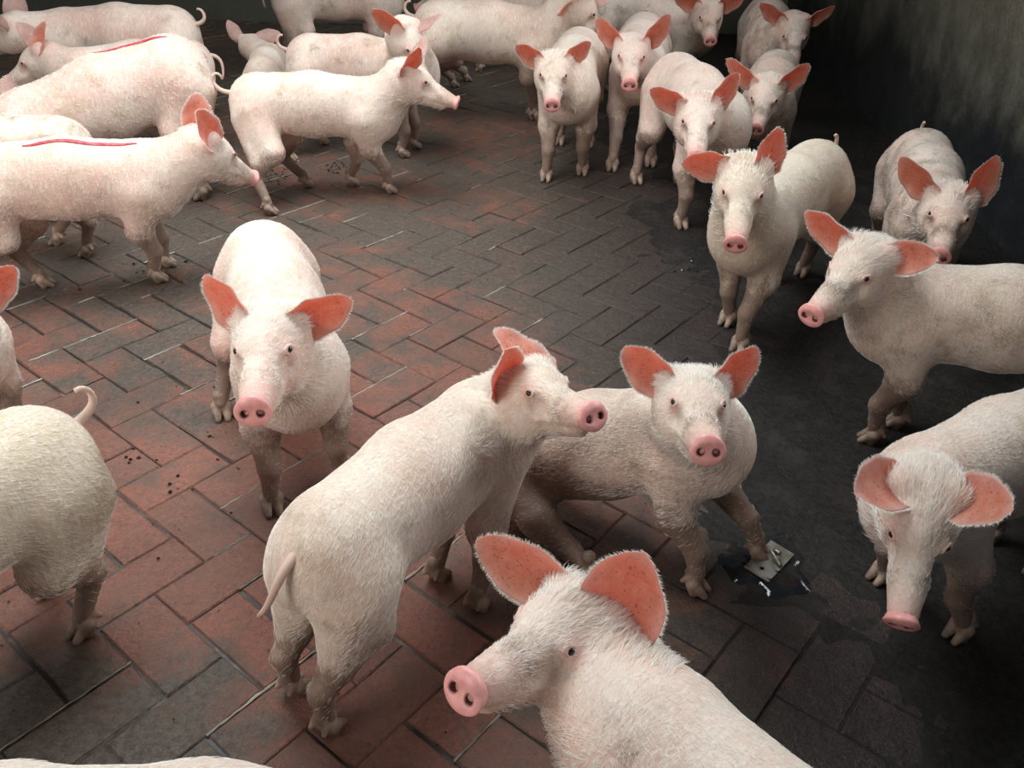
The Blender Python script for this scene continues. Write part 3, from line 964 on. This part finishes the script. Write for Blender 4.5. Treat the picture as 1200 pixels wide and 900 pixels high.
    {'key': 'R', 'label': 'brownish shaded pig with tall pointed ears and curled tail next to the right wall', 's': 1.02, 'P': [1.55, 3.241, 0.433], 'C': [1.425, 2.811, 0.413], 'K': [1.359, 2.569, 0.526], 'T': [1.255, 2.343, 0.47], 'ears': [[0.243, -0.088, 0.966], [-0.737, 0.353, 0.576]], 'elen': [0.138, 0.155], 'earop': None, 'earw': 1.0, 'feet': {'FL': [1.493, 2.77, 0.0], 'FR': [1.346, 2.813, 0.0], 'HL': [1.635, 3.259, 0.0], 'HR': [1.488, 3.302, 0.0]}, 'tail': 2, 'red': 0, 'mode': 'stand', 'girth': 1.0, 'vox': 7, 'dirt_shade': 1.0, 'tone': 0.0, 'group': None},
    {'key': 'S', 'label': 'white pig entering from the right edge, orange ear glowing, looking left', 's': 1.0, 'P': [1.524, 1.97, 0.425], 'C': [1.099, 2.081, 0.405], 'K': [0.898, 2.021, 0.575], 'T': [0.721, 1.852, 0.524], 'ears': [[0.651, -0.651, 0.391], [-0.679, 0.719, 0.145]], 'elen': [0.115, 0.155], 'earop': ((-0.4, -0.9, 0.3), None), 'earw': (0.85, 1.0), 'feet': {'FL': [1.068, 2.045, 0.0], 'FR': [1.173, 2.127, 0.0], 'HL': [1.544, 1.888, 0.0], 'HR': [1.582, 2.033, 0.0]}, 'tail': 0, 'red': 0, 'mode': 'stand', 'girth': 1.0, 'vox': 5, 'dirt_shade': 0.65, 'tone': 0.0, 'group': None},  # muck amount raised to paint shade onto its dim flank
    {'key': 'T', 'label': 'white pig at the lower right with head lowered and orange ears drooping sideways', 's': 0.92, 'P': [1.232, 1.561, 0.391], 'C': [0.878, 1.365, 0.373], 'K': [0.768, 1.218, 0.463], 'T': [0.701, 1.042, 0.331], 'ears': [[0.053, -0.81, 0.584], [-0.828, -0.489, 0.275]], 'elen': [0.15, 0.15], 'earop': ((-0.4, -0.6, 0.75), (-0.4, -0.6, 0.75)), 'earw': 1.0, 'feet': {'FL': [1.018, 1.317, -0.0], 'FR': [0.904, 1.488, 0.0], 'HL': [1.297, 1.519, 0.0], 'HR': [1.23, 1.639, 0.0]}, 'tail': 0, 'red': 0, 'mode': 'stand', 'girth': 1.0, 'vox': 5, 'dirt_shade': 0.4, 'tone': 0.0, 'group': None},
    {'key': 'U', 'label': 'clean white pig facing the camera with wide ears and bright pink snout, left of centre', 's': 1.02, 'P': [-0.693, 2.163, 0.433], 'C': [-0.536, 1.743, 0.413], 'K': [-0.506, 1.533, 0.589], 'T': [-0.477, 1.28, 0.598], 'ears': [[0.893, 0.216, 0.395], [-0.649, 0.141, 0.748]], 'elen': [0.12, 0.12], 'earop': None, 'earw': 1.0, 'feet': {'FL': [-0.453, 1.797, 0.0], 'FR': [-0.615, 1.683, 0.0], 'HL': [-0.636, 2.228, 0.0], 'HR': [-0.867, 2.093, 0.0]}, 'tail': 0, 'red': 0, 'mode': 'stand', 'girth': 1.0, 'vox': 5, 'dirt_shade': 0.4, 'tone': 0.0, 'group': None},
    {'key': 'V', 'label': 'white pig in the centre seen from behind, tail hanging, raising its snout to the right', 's': 0.92, 'P': [-0.296, 1.147, 0.391], 'C': [-0.082, 1.49, 0.373], 'K': [0.04, 1.479, 0.515], 'T': [0.156, 1.299, 0.599], 'ears': [[-0.715, 0.322, 0.62], [0.099, -0.488, 0.867]], 'elen': [0.15, 0.15], 'earop': (None, (0.8, -0.7, 0.1)), 'earw': 1.0, 'feet': {'FL': [-0.166, 1.445, 0.0], 'FR': [-0.065, 1.356, 0.0], 'HL': [-0.431, 1.121, 0.0], 'HR': [-0.344, 1.032, 0.0]}, 'tail': 3, 'red': 0, 'mode': 'stand', 'girth': 1.0, 'vox': 5, 'dirt_shade': 0.4, 'tone': 0.0, 'group': None},
    {'key': 'W', 'label': 'young pig sitting on its haunches behind the metal plate, front legs spread', 's': 0.93, 'P': [0.06, 1.72, 0.158], 'C': [0.386, 1.557, 0.344], 'K': [0.359, 1.411, 0.547], 'T': [0.346, 1.187, 0.609], 'ears': [[0.736, 0.302, 0.606], [-0.807, 0.327, 0.491]], 'elen': [0.12, 0.12], 'earop': None, 'earw': 1.0, 'feet': {'FL': [0.615, 1.553, 0.0], 'FR': [0.441, 1.433, 0.0], 'HL': [0.058, 1.799, 0.0], 'HR': [0.196, 1.463, 0.0]}, 'tail': 0, 'red': 0, 'mode': 'sit', 'girth': 1.0, 'vox': 5, 'dirt_shade': 0.6, 'tone': 0.0, 'group': None},
    {'key': 'X', 'label': 'large white pig in the foreground turning its head left, one ear glowing red orange', 's': 1.0, 'P': [0.501, 0.349, 0.425], 'C': [0.231, 0.696, 0.405], 'K': [0.099, 0.89, 0.47], 'T': [-0.056, 0.717, 0.562], 'ears': [[0.139, -0.074, 0.987], [-0.91, 0.245, 0.334]], 'elen': [0.15, 0.15], 'earop': ((-0.5, -0.8, 0.4), (-0.5, -0.6, 0.5)), 'earw': (1.18, 0.82), 'feet': {'FL': [0.159, 0.665, 0.0], 'FR': [0.277, 0.758, 0.0], 'HL': [0.467, 0.272, 0.0], 'HR': [0.585, 0.364, 0.0]}, 'tail': 0, 'red': 0, 'mode': 'stand', 'girth': 1.0, 'vox': 5, 'dirt_shade': 0.4, 'tone': 0.0, 'group': None},
    {'key': 'Y', 'label': 'yellowish pig rump cut off by the left edge, thin tail standing up', 's': 1.0, 'P': [-0.942, 1.251, 0.425], 'C': [-1.175, 0.878, 0.405], 'K': [-1.318, 0.649, 0.5], 'T': [-1.443, 0.449, 0.417], 'ears': [[0.419, -0.397, 0.816], [-0.541, 0.203, 0.816]], 'elen': [0.15, 0.15], 'earop': None, 'earw': 1.0, 'feet': {'FL': [-1.122, 0.821, 0.0], 'FR': [-1.249, 0.901, 0.0], 'HL': [-0.919, 1.265, 0.0], 'HR': [-1.056, 1.386, 0.0]}, 'tail': 2, 'red': 0, 'mode': 'stand', 'girth': 1.0, 'vox': 5, 'dirt_shade': 0.4, 'tone': 0.7, 'group': None},
    {'key': 'Z', 'label': 'pig of which only a sliver of white back shows along the bottom edge', 's': 1.0, 'P': [-0.138, 0.52, 0.425], 'C': [-0.577, 0.538, 0.405], 'K': [-0.846, 0.55, 0.5], 'T': [-1.082, 0.56, 0.417], 'ears': [[-0.138, -0.561, 0.816], [-0.091, 0.57, 0.816]], 'elen': [0.15, 0.15], 'earop': None, 'earw': 1.0, 'feet': {'FL': [-0.6, 0.464, 0.0], 'FR': [-0.594, 0.614, 0.0], 'HL': [-0.101, 0.443, 0.0], 'HR': [-0.094, 0.593, 0.0]}, 'tail': 0, 'red': 0, 'mode': 'stand', 'girth': 1.0, 'vox': 5, 'dirt_shade': 0.4, 'tone': 0.0, 'group': None},
    {'key': 'AA', 'label': 'pig outside the left edge with only one hairy pink ear in view', 's': 0.95, 'P': [-1.704, 2.157, 0.404], 'C': [-1.421, 1.85, 0.385], 'K': [-1.272, 1.694, 0.523], 'T': [-1.176, 1.478, 0.504], 'ears': [[0.637, 0.402, 0.658], [-0.555, -0.145, 0.819]], 'elen': [0.12, 0.15], 'earop': None, 'earw': 1.0, 'feet': {'FL': [-1.356, 1.884, 0.0], 'FR': [-1.46, 1.788, 0.0], 'HL': [-1.677, 2.233, 0.0], 'HR': [-1.782, 2.137, 0.0]}, 'tail': 0, 'red': 0, 'mode': 'stand', 'girth': 1.0, 'vox': 5, 'dirt_shade': 0.4, 'tone': 0.0, 'group': None},
]


# ------------------------------------------------------------------ setting
TW, TH, MIR = 0.136, R(51.5), True


def floor_and_walls():
    # joints, recessed below the brick faces
    gm = new_mesh('floor', [(-6, -1.5, -.0060), (2.62, -1.5, -.0060), (2.62, 9.2, -.0060), (-6, 9.2, -.0060),
                            (-6, -1.5, -.2), (2.62, -1.5, -.2), (2.62, 9.2, -.2), (-6, 9.2, -.2)],
                  [(0, 1, 2, 3), (7, 6, 5, 4), (0, 4, 5, 1), (1, 5, 6, 2), (2, 6, 7, 3), (3, 7, 4, 0)], [M['mortar']], False)
    fl = link(bpy.data.objects.new('floor', gm))
    tag(fl, 'worn red brick floor laid in herringbone, grimed with muck', kind='structure')
    c, sn = math.cos(TH), math.sin(TH)
    ox, oy = HB_OFF
    cells = []
    for m_ in range(-60, 90):
        for n_ in range(-90, 60):
            kk = (m_ - n_) % 4
            if kk == 0:
                cells.append((m_, n_, 2, 1))
            elif kk == 3:
                cells.append((m_, n_, 1, 2))
    tiles = []
    rn = random.Random(5)
    fw = np.array([0, math.cos(R(CAM_PITCH)), -math.sin(R(CAM_PITCH))])
    rt = np.array([1, 0, 0])
    up = np.cross(rt, fw)
    for (m_, n_, a, b) in cells:
        u, v = m_ + a / 2 - ox, n_ + b / 2 - oy
        if MIR:
            v = -(n_ + b / 2) - oy
        x, y = (u * c - v * sn) * TW, (u * sn + v * c) * TW
        if not (-4.6 < x < 2.45 and -.2 < y < 8.3):
            continue
        q = np.array([x, y, 0]) - CAMP
        dz = q @ fw
        vis = dz > .1 and abs(q @ rt / dz) < .68 and abs(q @ up / dz) < .52
        tiles.append((not vis, np.linalg.norm(q), x, y, a, b))
    tiles.sort()
    shared = {}

    def tile_mesh(a, b, var):
        key = (a, b, var)
        if key in shared:
            return shared[key]
        r = random.Random(var * 7 + a)
        g_ = (.0006, .0022, .0040, .0030, .0012, .0050)[var]
        hx_, hy_ = a * TW / 2 - g_, b * TW / 2 - (.0022, .0006, .0012, .0030, .0018, .0010)[var]
        bv = .004
        V = []
        for (dx, z) in ((0, -.03), (0, -.004), (bv, 0)):
            for (sx, sy) in ((-1, -1), (1, -1), (1, 1), (-1, 1)):
                V.append((sx * (hx_ - dx) + r.uniform(-.0015, .0015), sy * (hy_ - dx) + r.uniform(-.0015, .0015),
                          z + (r.uniform(-.0012, .0012) if z > -.01 else 0)))
        F = []
        for l in (0, 4):
            for i in range(4):
                F.append((l + i, l + (i + 1) % 4, l + 4 + (i + 1) % 4, l + 4 + i))
        F.append((8, 9, 10, 11))
        F.append((3, 2, 1, 0))
        me = new_mesh('brick', V, F, [M['brick']], False)
        shared[key] = me
        return me
    restV, restF, restT = [], [], []
    seamV, seamF = [], []
    for i, (nv_, d_, x, y, a, b) in enumerate(tiles):
        fil = 1.0 if x < .15 else .35
        rz = TH + rn.uniform(-.012, .012) * fil
        z = rn.uniform(-.0020, .0015) * fil
        tx, ty = rn.uniform(-.011, .011) * fil, rn.uniform(-.011, .011) * fil
        tm = tile_mesh(a, b, rn.choice((0, 0, 4)) if x > .15 else rn.randint(0, 5))
        if rn.random() < .34 and x < .2:
            # ragged pale mortar left proud in the joint along one edge of the brick
            L0, w_ = a * TW, rn.uniform(.0022, .0042)
            n_s = 10 * a
            t0, t1 = (0, 1) if rn.random() < .5 else sorted((rn.random(), rn.random()))
            q0 = len(seamV)
            for q_ in range(n_s + 1):
                uu = -L0 / 2 + L0 * (t0 + (t1 - t0) * q_ / n_s)
                vv = b * TW / 2 + rn.uniform(-.0012, .0012)
                wq = w_ * rn.uniform(.35, 1.2)
                for dv, dz_ in ((-wq, -.001), (0, .0016), (wq, -.001)):
                    seamV.append((x + uu * c - (vv + dv) * sn, y + uu * sn + (vv + dv) * c, .0010 + dz_ + rn.uniform(-.0006, .0006)))
            for q_ in range(n_s):
                for k_ in (0, 1):
                    a0 = q0 + q_ * 3 + k_
                    seamF.append((a0, a0 + 3, a0 + 4, a0 + 1))
        if i < 298 and not nv_:
            o = link(bpy.data.objects.new('brick', tm), fl)
            o.location = (x, y, z)
            o.rotation_euler = (tx, ty, rz)
            o['tint'] = rn.random()
        else:
            mt = Matrix.Translation((x, y, z)) @ Matrix.Rotation(rz, 4, 'Z')
            o0 = len(restV)
            restV += [tuple(mt @ v.co) for v in tm.vertices]
            restF += [tuple(o0 + j for j in pl.vertices) for pl in tm.polygons]
            restT += [rn.random()] * len(tm.vertices)
    se = link(bpy.data.objects.new('mortar_seam', new_mesh('mortar_seam', seamV, seamF, [M['seam']])), fl)
    se['kind'] = 'stuff'
    # a skin of trodden muck lies over the bricks on the wall side and fills their joints
    from mathutils import noise as mn
    xs, ys = np.arange(-.25, 2.44, .024), np.arange(.1, 8.15, .024)
    FV = []
    for yy in ys:
        for xx in xs:
            lo_ = mn.noise(Vector((xx * 1.3, yy * 1.3, 3.1))) * .5 + mn.noise(Vector((xx * 4, yy * 4, 1.7))) * .28
            cov = min(1, max(0, (xx - .38 + lo_ * .75) / .55))
            FV.append((xx, yy, -.0075 + .0108 * cov ** .6 + .0016 * mn.noise(Vector((xx * 16, yy * 16, 0)))))
    nx_ = len(xs)
    FF = [(j * nx_ + i, j * nx_ + i + 1, (j + 1) * nx_ + i + 1, (j + 1) * nx_ + i) for j in range(len(ys) - 1) for i in range(nx_ - 1)
          if max(FV[j * nx_ + i][2], FV[(j + 1) * nx_ + i + 1][2], FV[j * nx_ + i + 1][2]) > -.0055]
    mk = link(bpy.data.objects.new('muck_layer', new_mesh('muck_layer', FV, FF, [M['muck']])), fl)
    mk['kind'] = 'stuff'
    rm = new_mesh('brick_field', restV, restF, [M['brick']], False)
    at = rm.attributes.new('tint', 'FLOAT', 'POINT')
    at.data.foreach_set('value', np.array(restT, dtype=np.float32))
    ro = link(bpy.data.objects.new('brick_field', rm), fl)
    ro['kind'] = 'stuff'

    def slab(name, pts, thick, z1, lab):
        (x0, y0), (x1, y1) = pts
        d = nrm(np.array([x1 - x0, y1 - y0]))
        n = np.array([d[1], -d[0]])
        L = math.hypot(x1 - x0, y1 - y0)
        nu, nz = int(L / .06), int(z1 / .06)
        V, F = [], []
        r = np.random.RandomState(3)
        w = r.normal(0, .003, (nu + 1, nz + 1))
        for i in range(nu + 1):
            for j in range(nz + 1):
                q = np.array([x0, y0]) + d * L * i / nu - n * (w[i, j] + .004 * math.sin(i * .31) * math.sin(j * .4))
                V.append((q[0], q[1], z1 * j / nz))
        for i in range(nu):
            for j in range(nz):
                a0 = i * (nz + 1) + j
                F.append((a0, a0 + nz + 1, a0 + nz + 2, a0 + 1))
        o0 = len(V)
        for (px, py) in ((x0, y0), (x1, y1)):
            for z in (0, z1):
                V.append((px + n[0] * thick, py + n[1] * thick, z))
        F.append((o0, o0 + 1, o0 + 3, o0 + 2))
        c00, c01, c10, c11 = 0, nz, nu * (nz + 1), nu * (nz + 1) + nz
        F.append((c01, o0 + 1, o0 + 3, c11))
        F.append((c00, c01, o0 + 1, o0))
        F.append((c10, o0 + 2, o0 + 3, c11))
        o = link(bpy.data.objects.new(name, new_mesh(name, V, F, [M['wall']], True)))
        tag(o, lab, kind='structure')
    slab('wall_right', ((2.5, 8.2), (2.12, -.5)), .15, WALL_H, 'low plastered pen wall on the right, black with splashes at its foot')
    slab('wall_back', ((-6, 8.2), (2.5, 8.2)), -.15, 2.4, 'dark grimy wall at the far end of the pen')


WALL_H = 1.5
HB_OFF = (0.8, 0.0)
PLATE = (0.641, 1.524)


def hair_strands(name, root, P, D, N, L, rad):
    n = len(P)
    if n == 0:
        return
    cu = bpy.data.hair_curves.new(name)
    cu.add_curves([4] * n)
    t = np.array([0, .33, .67, 1.])[None, :, None]
    L = L[:, None, None]
    pos = P[:, None, :] + (D[:, None, :] * t + N[:, None, :] * (t * (1 - .55 * t)) * .55) * L
    cu.attributes['position'].data.foreach_set('vector', pos.astype(np.float32).ravel())
    ra = cu.attributes.get('radius') or cu.attributes.new('radius', 'FLOAT', 'POINT')
    rr = np.tile(np.array([1., .85, .6, .15]) * rad, n)
    ra.data.foreach_set('value', rr.astype(np.float32))
    cu.materials.append(M['hair'])
    o = link(bpy.data.objects.new(name, cu), root)
    o['kind'] = 'stuff'
    return o


def coat(root, data, vox, seed):
    V, F, k, hx, hy, hz, s, ears, Rw, org = data
    if vox > 7:
        return
    near = vox <= 5
    rs = np.random.RandomState(seed)
    A, B, C_, D_ = (V[F[:, i]] for i in range(4))
    nn = np.cross(C_ - A, D_ - B)
    ar = np.linalg.norm(nn, axis=1) + 1e-12
    nn /= ar[:, None]
    cen = (A + B + C_ + D_) / 4
    d = (cen - k) / s
    x, y, z = d @ hx, d @ hy, d @ hz
    head = np.clip(1 - np.linalg.norm(d - .07 * hx, axis=1) / .20, 0, 1) > 0
    w = ar.copy()
    w *= np.where(head & (x > .17), .12, 1.0)
    w *= np.where(head & (x < .05) & (z > .02), 2.2, 1.0)
    w *= np.where(cen[:, 2] < .22 * s, .12, 1.0)
    n = HAIR_NEAR if near else HAIR_FAR
    idx = rs.choice(len(F), n, p=w / w.sum())
    r = rs.rand(n, 2, 1)
    P = (A[idx] * r[:, 0] + B[idx] * (1 - r[:, 0])) * r[:, 1] + (D_[idx] * r[:, 0] + C_[idx] * (1 - r[:, 0])) * (1 - r[:, 1])
    N = nn[idx]
    hd_ = head[idx]
    comb = np.tile(np.array([-1., 0, -.55]), (n, 1))
    comb[hd_] = -hx * .9 - np.array([0, 0, .35])
    comb += rs.normal(0, .18, comb.shape)
    T = comb - N * (comb * N).sum(1)[:, None]
    T /= np.linalg.norm(T, axis=1)[:, None] + 1e-9
    L = s * (.009 + .007 * rs.rand(n))
    crest = hd_ & (x[idx] < .06) & (z[idx] > .03)
    chin = hd_ & (z[idx] < -.05)
    L[crest] *= 2.0
    L[chin] *= 1.9
    lift = np.where(crest | chin, .9, .35)[:, None]
    hair_strands('bristles', root, P, T, N * lift, L, (.00032 if near else .0005) * s)
    # fringe along the ear rims
    PP, DD = [], []
    for base, A3, ep in ears:
        q = ep.mean(0)
        m = q[:, [0, 1, 2]]
        for jj in (0, -1):
            e = q[2:, jj]
            o = e - q[2:, 8]
            o /= np.linalg.norm(o, axis=1)[:, None] + 1e-9
            rep = 16 if near else 7
            for _ in range(rep):
                f = rs.rand(len(e) - 1, 1)
                PP.append((e[:-1] * (1 - f) + e[1:] * f) @ A3 + base)
                DD.append((o[:-1] + rs.normal(0, .35, (len(e) - 1, 3)) + [0, 0, .45]) @ A3)
        if near:
            m = rs.randint(1, 14, 420), rs.randint(1, 16, 420)
            PP.append(ep[1][m] @ A3 + base)
            DD.append((np.array([-.4, 0, .8]) + rs.normal(0, .3, (420, 3))) @ A3)
    PP, DD = np.concatenate(PP), np.concatenate(DD)
    DD /= np.linalg.norm(DD, axis=1)[:, None]
    hair_strands('ear_fringe', root, PP, DD, DD * 0, np.full(len(PP), .0055 * s) * (.6 + .8 * rs.rand(len(PP))), (.0003 if near else .0005) * s)


HAIR_NEAR, HAIR_FAR = 20000, 4000

floor_and_walls()
for i_, sp in enumerate(PIGS):
    root_, body_, data_ = make_pig(sp)
    coat(root_, data_, sp['vox'], 11 + i_)


# ------------------------------------------------------------------ floor drain with its steel plate
def drain():
    root = link(bpy.data.objects.new('floor_drain', None))
    root.location = (PLATE[0], PLATE[1], .0025)
    root.rotation_euler = (0, 0, math.atan2(.086, .081))
    tag(root, 'perforated steel plate with a bent clamp lying over a wet black drain hole', 'drain')
    # sludge pool
    rn = random.Random(8)
    V, F = [(0, 0, .0045)], []
    nr, na = 7, 40
    for i in range(1, nr + 1):
        for j in range(na):
            a = 2 * math.pi * j / na
            rr = (.098 + .018 * math.sin(3 * a + 1) + .010 * math.sin(7 * a)) * i / nr
            V.append((rr * math.cos(a) * 1.15, rr * math.sin(a), .0055 * (1 - (i / nr)**3) + (rn.uniform(-.0009, .0009) if i < nr else -.003)))
    for j in range(na):
        F.append((0, 1 + j, 1 + (j + 1) % na))
    for i in range(nr - 1):
        for j in range(na):
            a = 1 + i * na + j
            b = 1 + i * na + (j + 1) % na
            F.append((a, a + na, b + na, b))
    po = link(bpy.data.objects.new('sludge_puddle', new_mesh('sludge_puddle', V, F, [M['pit']])), root)
    po['kind'] = 'stuff'
    # plate with a real hole
    w, d, th = .062, .033, .004
    hx_, hr, nh = -.036, .0055, 16
    outer = []
    for j in range(nh):
        a = 2 * math.pi * j / nh
        ca, sa = math.cos(a), math.sin(a)
        k = min(.020 / max(abs(ca), 1e-6), d / max(abs(sa), 1e-6))
        outer.append((hx_ + ca * k, sa * k))
    V, F = [], []
    for z in (th, 0):
        for j in range(nh):
            a = 2 * math.pi * j / nh
            V.append((hx_ + hr * math.cos(a), hr * math.sin(a), z))
        V += [(x, y, z) for x, y in outer]
        V += [(-w, -d, z), (-w, d, z), (w, -d, z), (w, d, z), (hx_ - .020, -d, z), (hx_ - .020, d, z), (hx_ + .020, -d, z), (hx_ + .020, d, z)]
    S = nh * 2 + 8
    for l, fl in ((0, 1), (S, -1)):
        for j in range(nh):
            q = (l + j, l + nh + j, l + nh + (j + 1) % nh, l + (j + 1) % nh)
            F.append(q if fl > 0 else q[::-1])
        o = l + 2 * nh
        for q in ((o, o + 4, o + 5, o + 1), (o + 6, o + 2, o + 3, o + 7)):
            F.append(q if fl > 0 else q[::-1])
    for j in range(nh):
        F.append((j, (j + 1) % nh, S + (j + 1) % nh, S + j))
    o = 2 * nh
    for a, b in ((0, 2), (2, 3), (3, 1), (1, 0)):
        F.append((o + a, S + o + a, S + o + b, o + b))
    pl = link(bpy.data.objects.new('plate', new_mesh('plate', V, F, [M['steel']], False)), root)
    pl.location = (0, 0, .010)
    pl.rotation_euler = (R(3), R(-2), 0)
    # bent strap and two bolts
    pts = [(.000, -.030, .006), (.006, -.016, .010), (.010, 0, .020), (.018, .014, .018), (.030, .020, .010), (.038, .006, .010), (.030, -.010, .013)]
    st = tube('clamp', bezier(pts, 18), [.0048] * 18, M['steel'], 8)
    co = link(bpy.data.objects.new('clamp', st), root)
    co.location = (0, 0, .010)
    for (x, y) in ((.012, -.014), (.034, .012)):
        V, F = [], []
        for (r_, z) in ((.0085, 0), (.0085, .006), (.0070, .0075), (.004, .0075), (.004, .013)):
            for j in range(6):
                a = math.pi / 3 * j
                V.append((r_ * math.cos(a), r_ * math.sin(a), z))
        for i in range(4):
            for j in range(6):
                F.append((i * 6 + j, i * 6 + (j + 1) % 6, i * 6 + 6 + (j + 1) % 6, i * 6 + 6 + j))
        F.append(tuple(24 + j for j in range(6)))
        b = link(bpy.data.objects.new('bolt', new_mesh('bolt', V, F, [M['steel']], False)), root)
        b.location = (x, y, .014)


drain()


FEET = [f_ for sp_ in PIGS for f_ in sp_['feet'].values()]


def crumbs():
    rn = random.Random(21)
    V, F = [], []
    base = [(1, 0, 0), (0, 1, 0), (-1, 0, 0), (0, -1, 0), (0, 0, 1), (0, 0, -.3)]
    fs = [(0, 1, 4), (1, 2, 4), (2, 3, 4), (3, 0, 4), (1, 0, 5), (2, 1, 5), (3, 2, 5), (0, 3, 5)]
    spots = [(-1.25, 4.2, .12, 40), (-.95, 4.35, .1, 30), (-.86, 2.6, .2, 12), (.72, 3.2, .1, 12), (-1.5, 3.0, .2, 20), (-.9, 1.9, .4, 40)]
    for cx, cy, sp_, n in spots:
        for _ in range(n):
            x, y = rn.gauss(cx, sp_ * .5), rn.gauss(cy, sp_ * .5)
            if min(math.hypot(x - f_[0], y - f_[1]) for f_ in FEET) < .07:
                continue
            r = rn.uniform(.002, .009)
            o = len(V)
            V += [(x + a * r * rn.uniform(.7, 1.3), y + b * r * rn.uniform(.7, 1.3), .003 + c * r * .7) for a, b, c in base]
            F += [tuple(o + i for i in f) for f in fs]
    for _ in range(500):
        x, y = rn.uniform(-1.8, 1.6), rn.uniform(.8, 5)
        if min(math.hypot(x - f_[0], y - f_[1]) for f_ in FEET) < .07:
            continue
        r = rn.uniform(.0012, .0035)
        o = len(V)
        V += [(x + a * r, y + b * r, .003 + c * r * .7) for a, b, c in base]
        F += [tuple(o + i for i in f) for f in fs]
    o = link(bpy.data.objects.new('muck_crumbs', new_mesh('muck_crumbs', V, F, [M['pit']], False)))
    tag(o, 'dark crumbs of muck scattered over the brick floor', 'muck', kind='stuff')


crumbs()
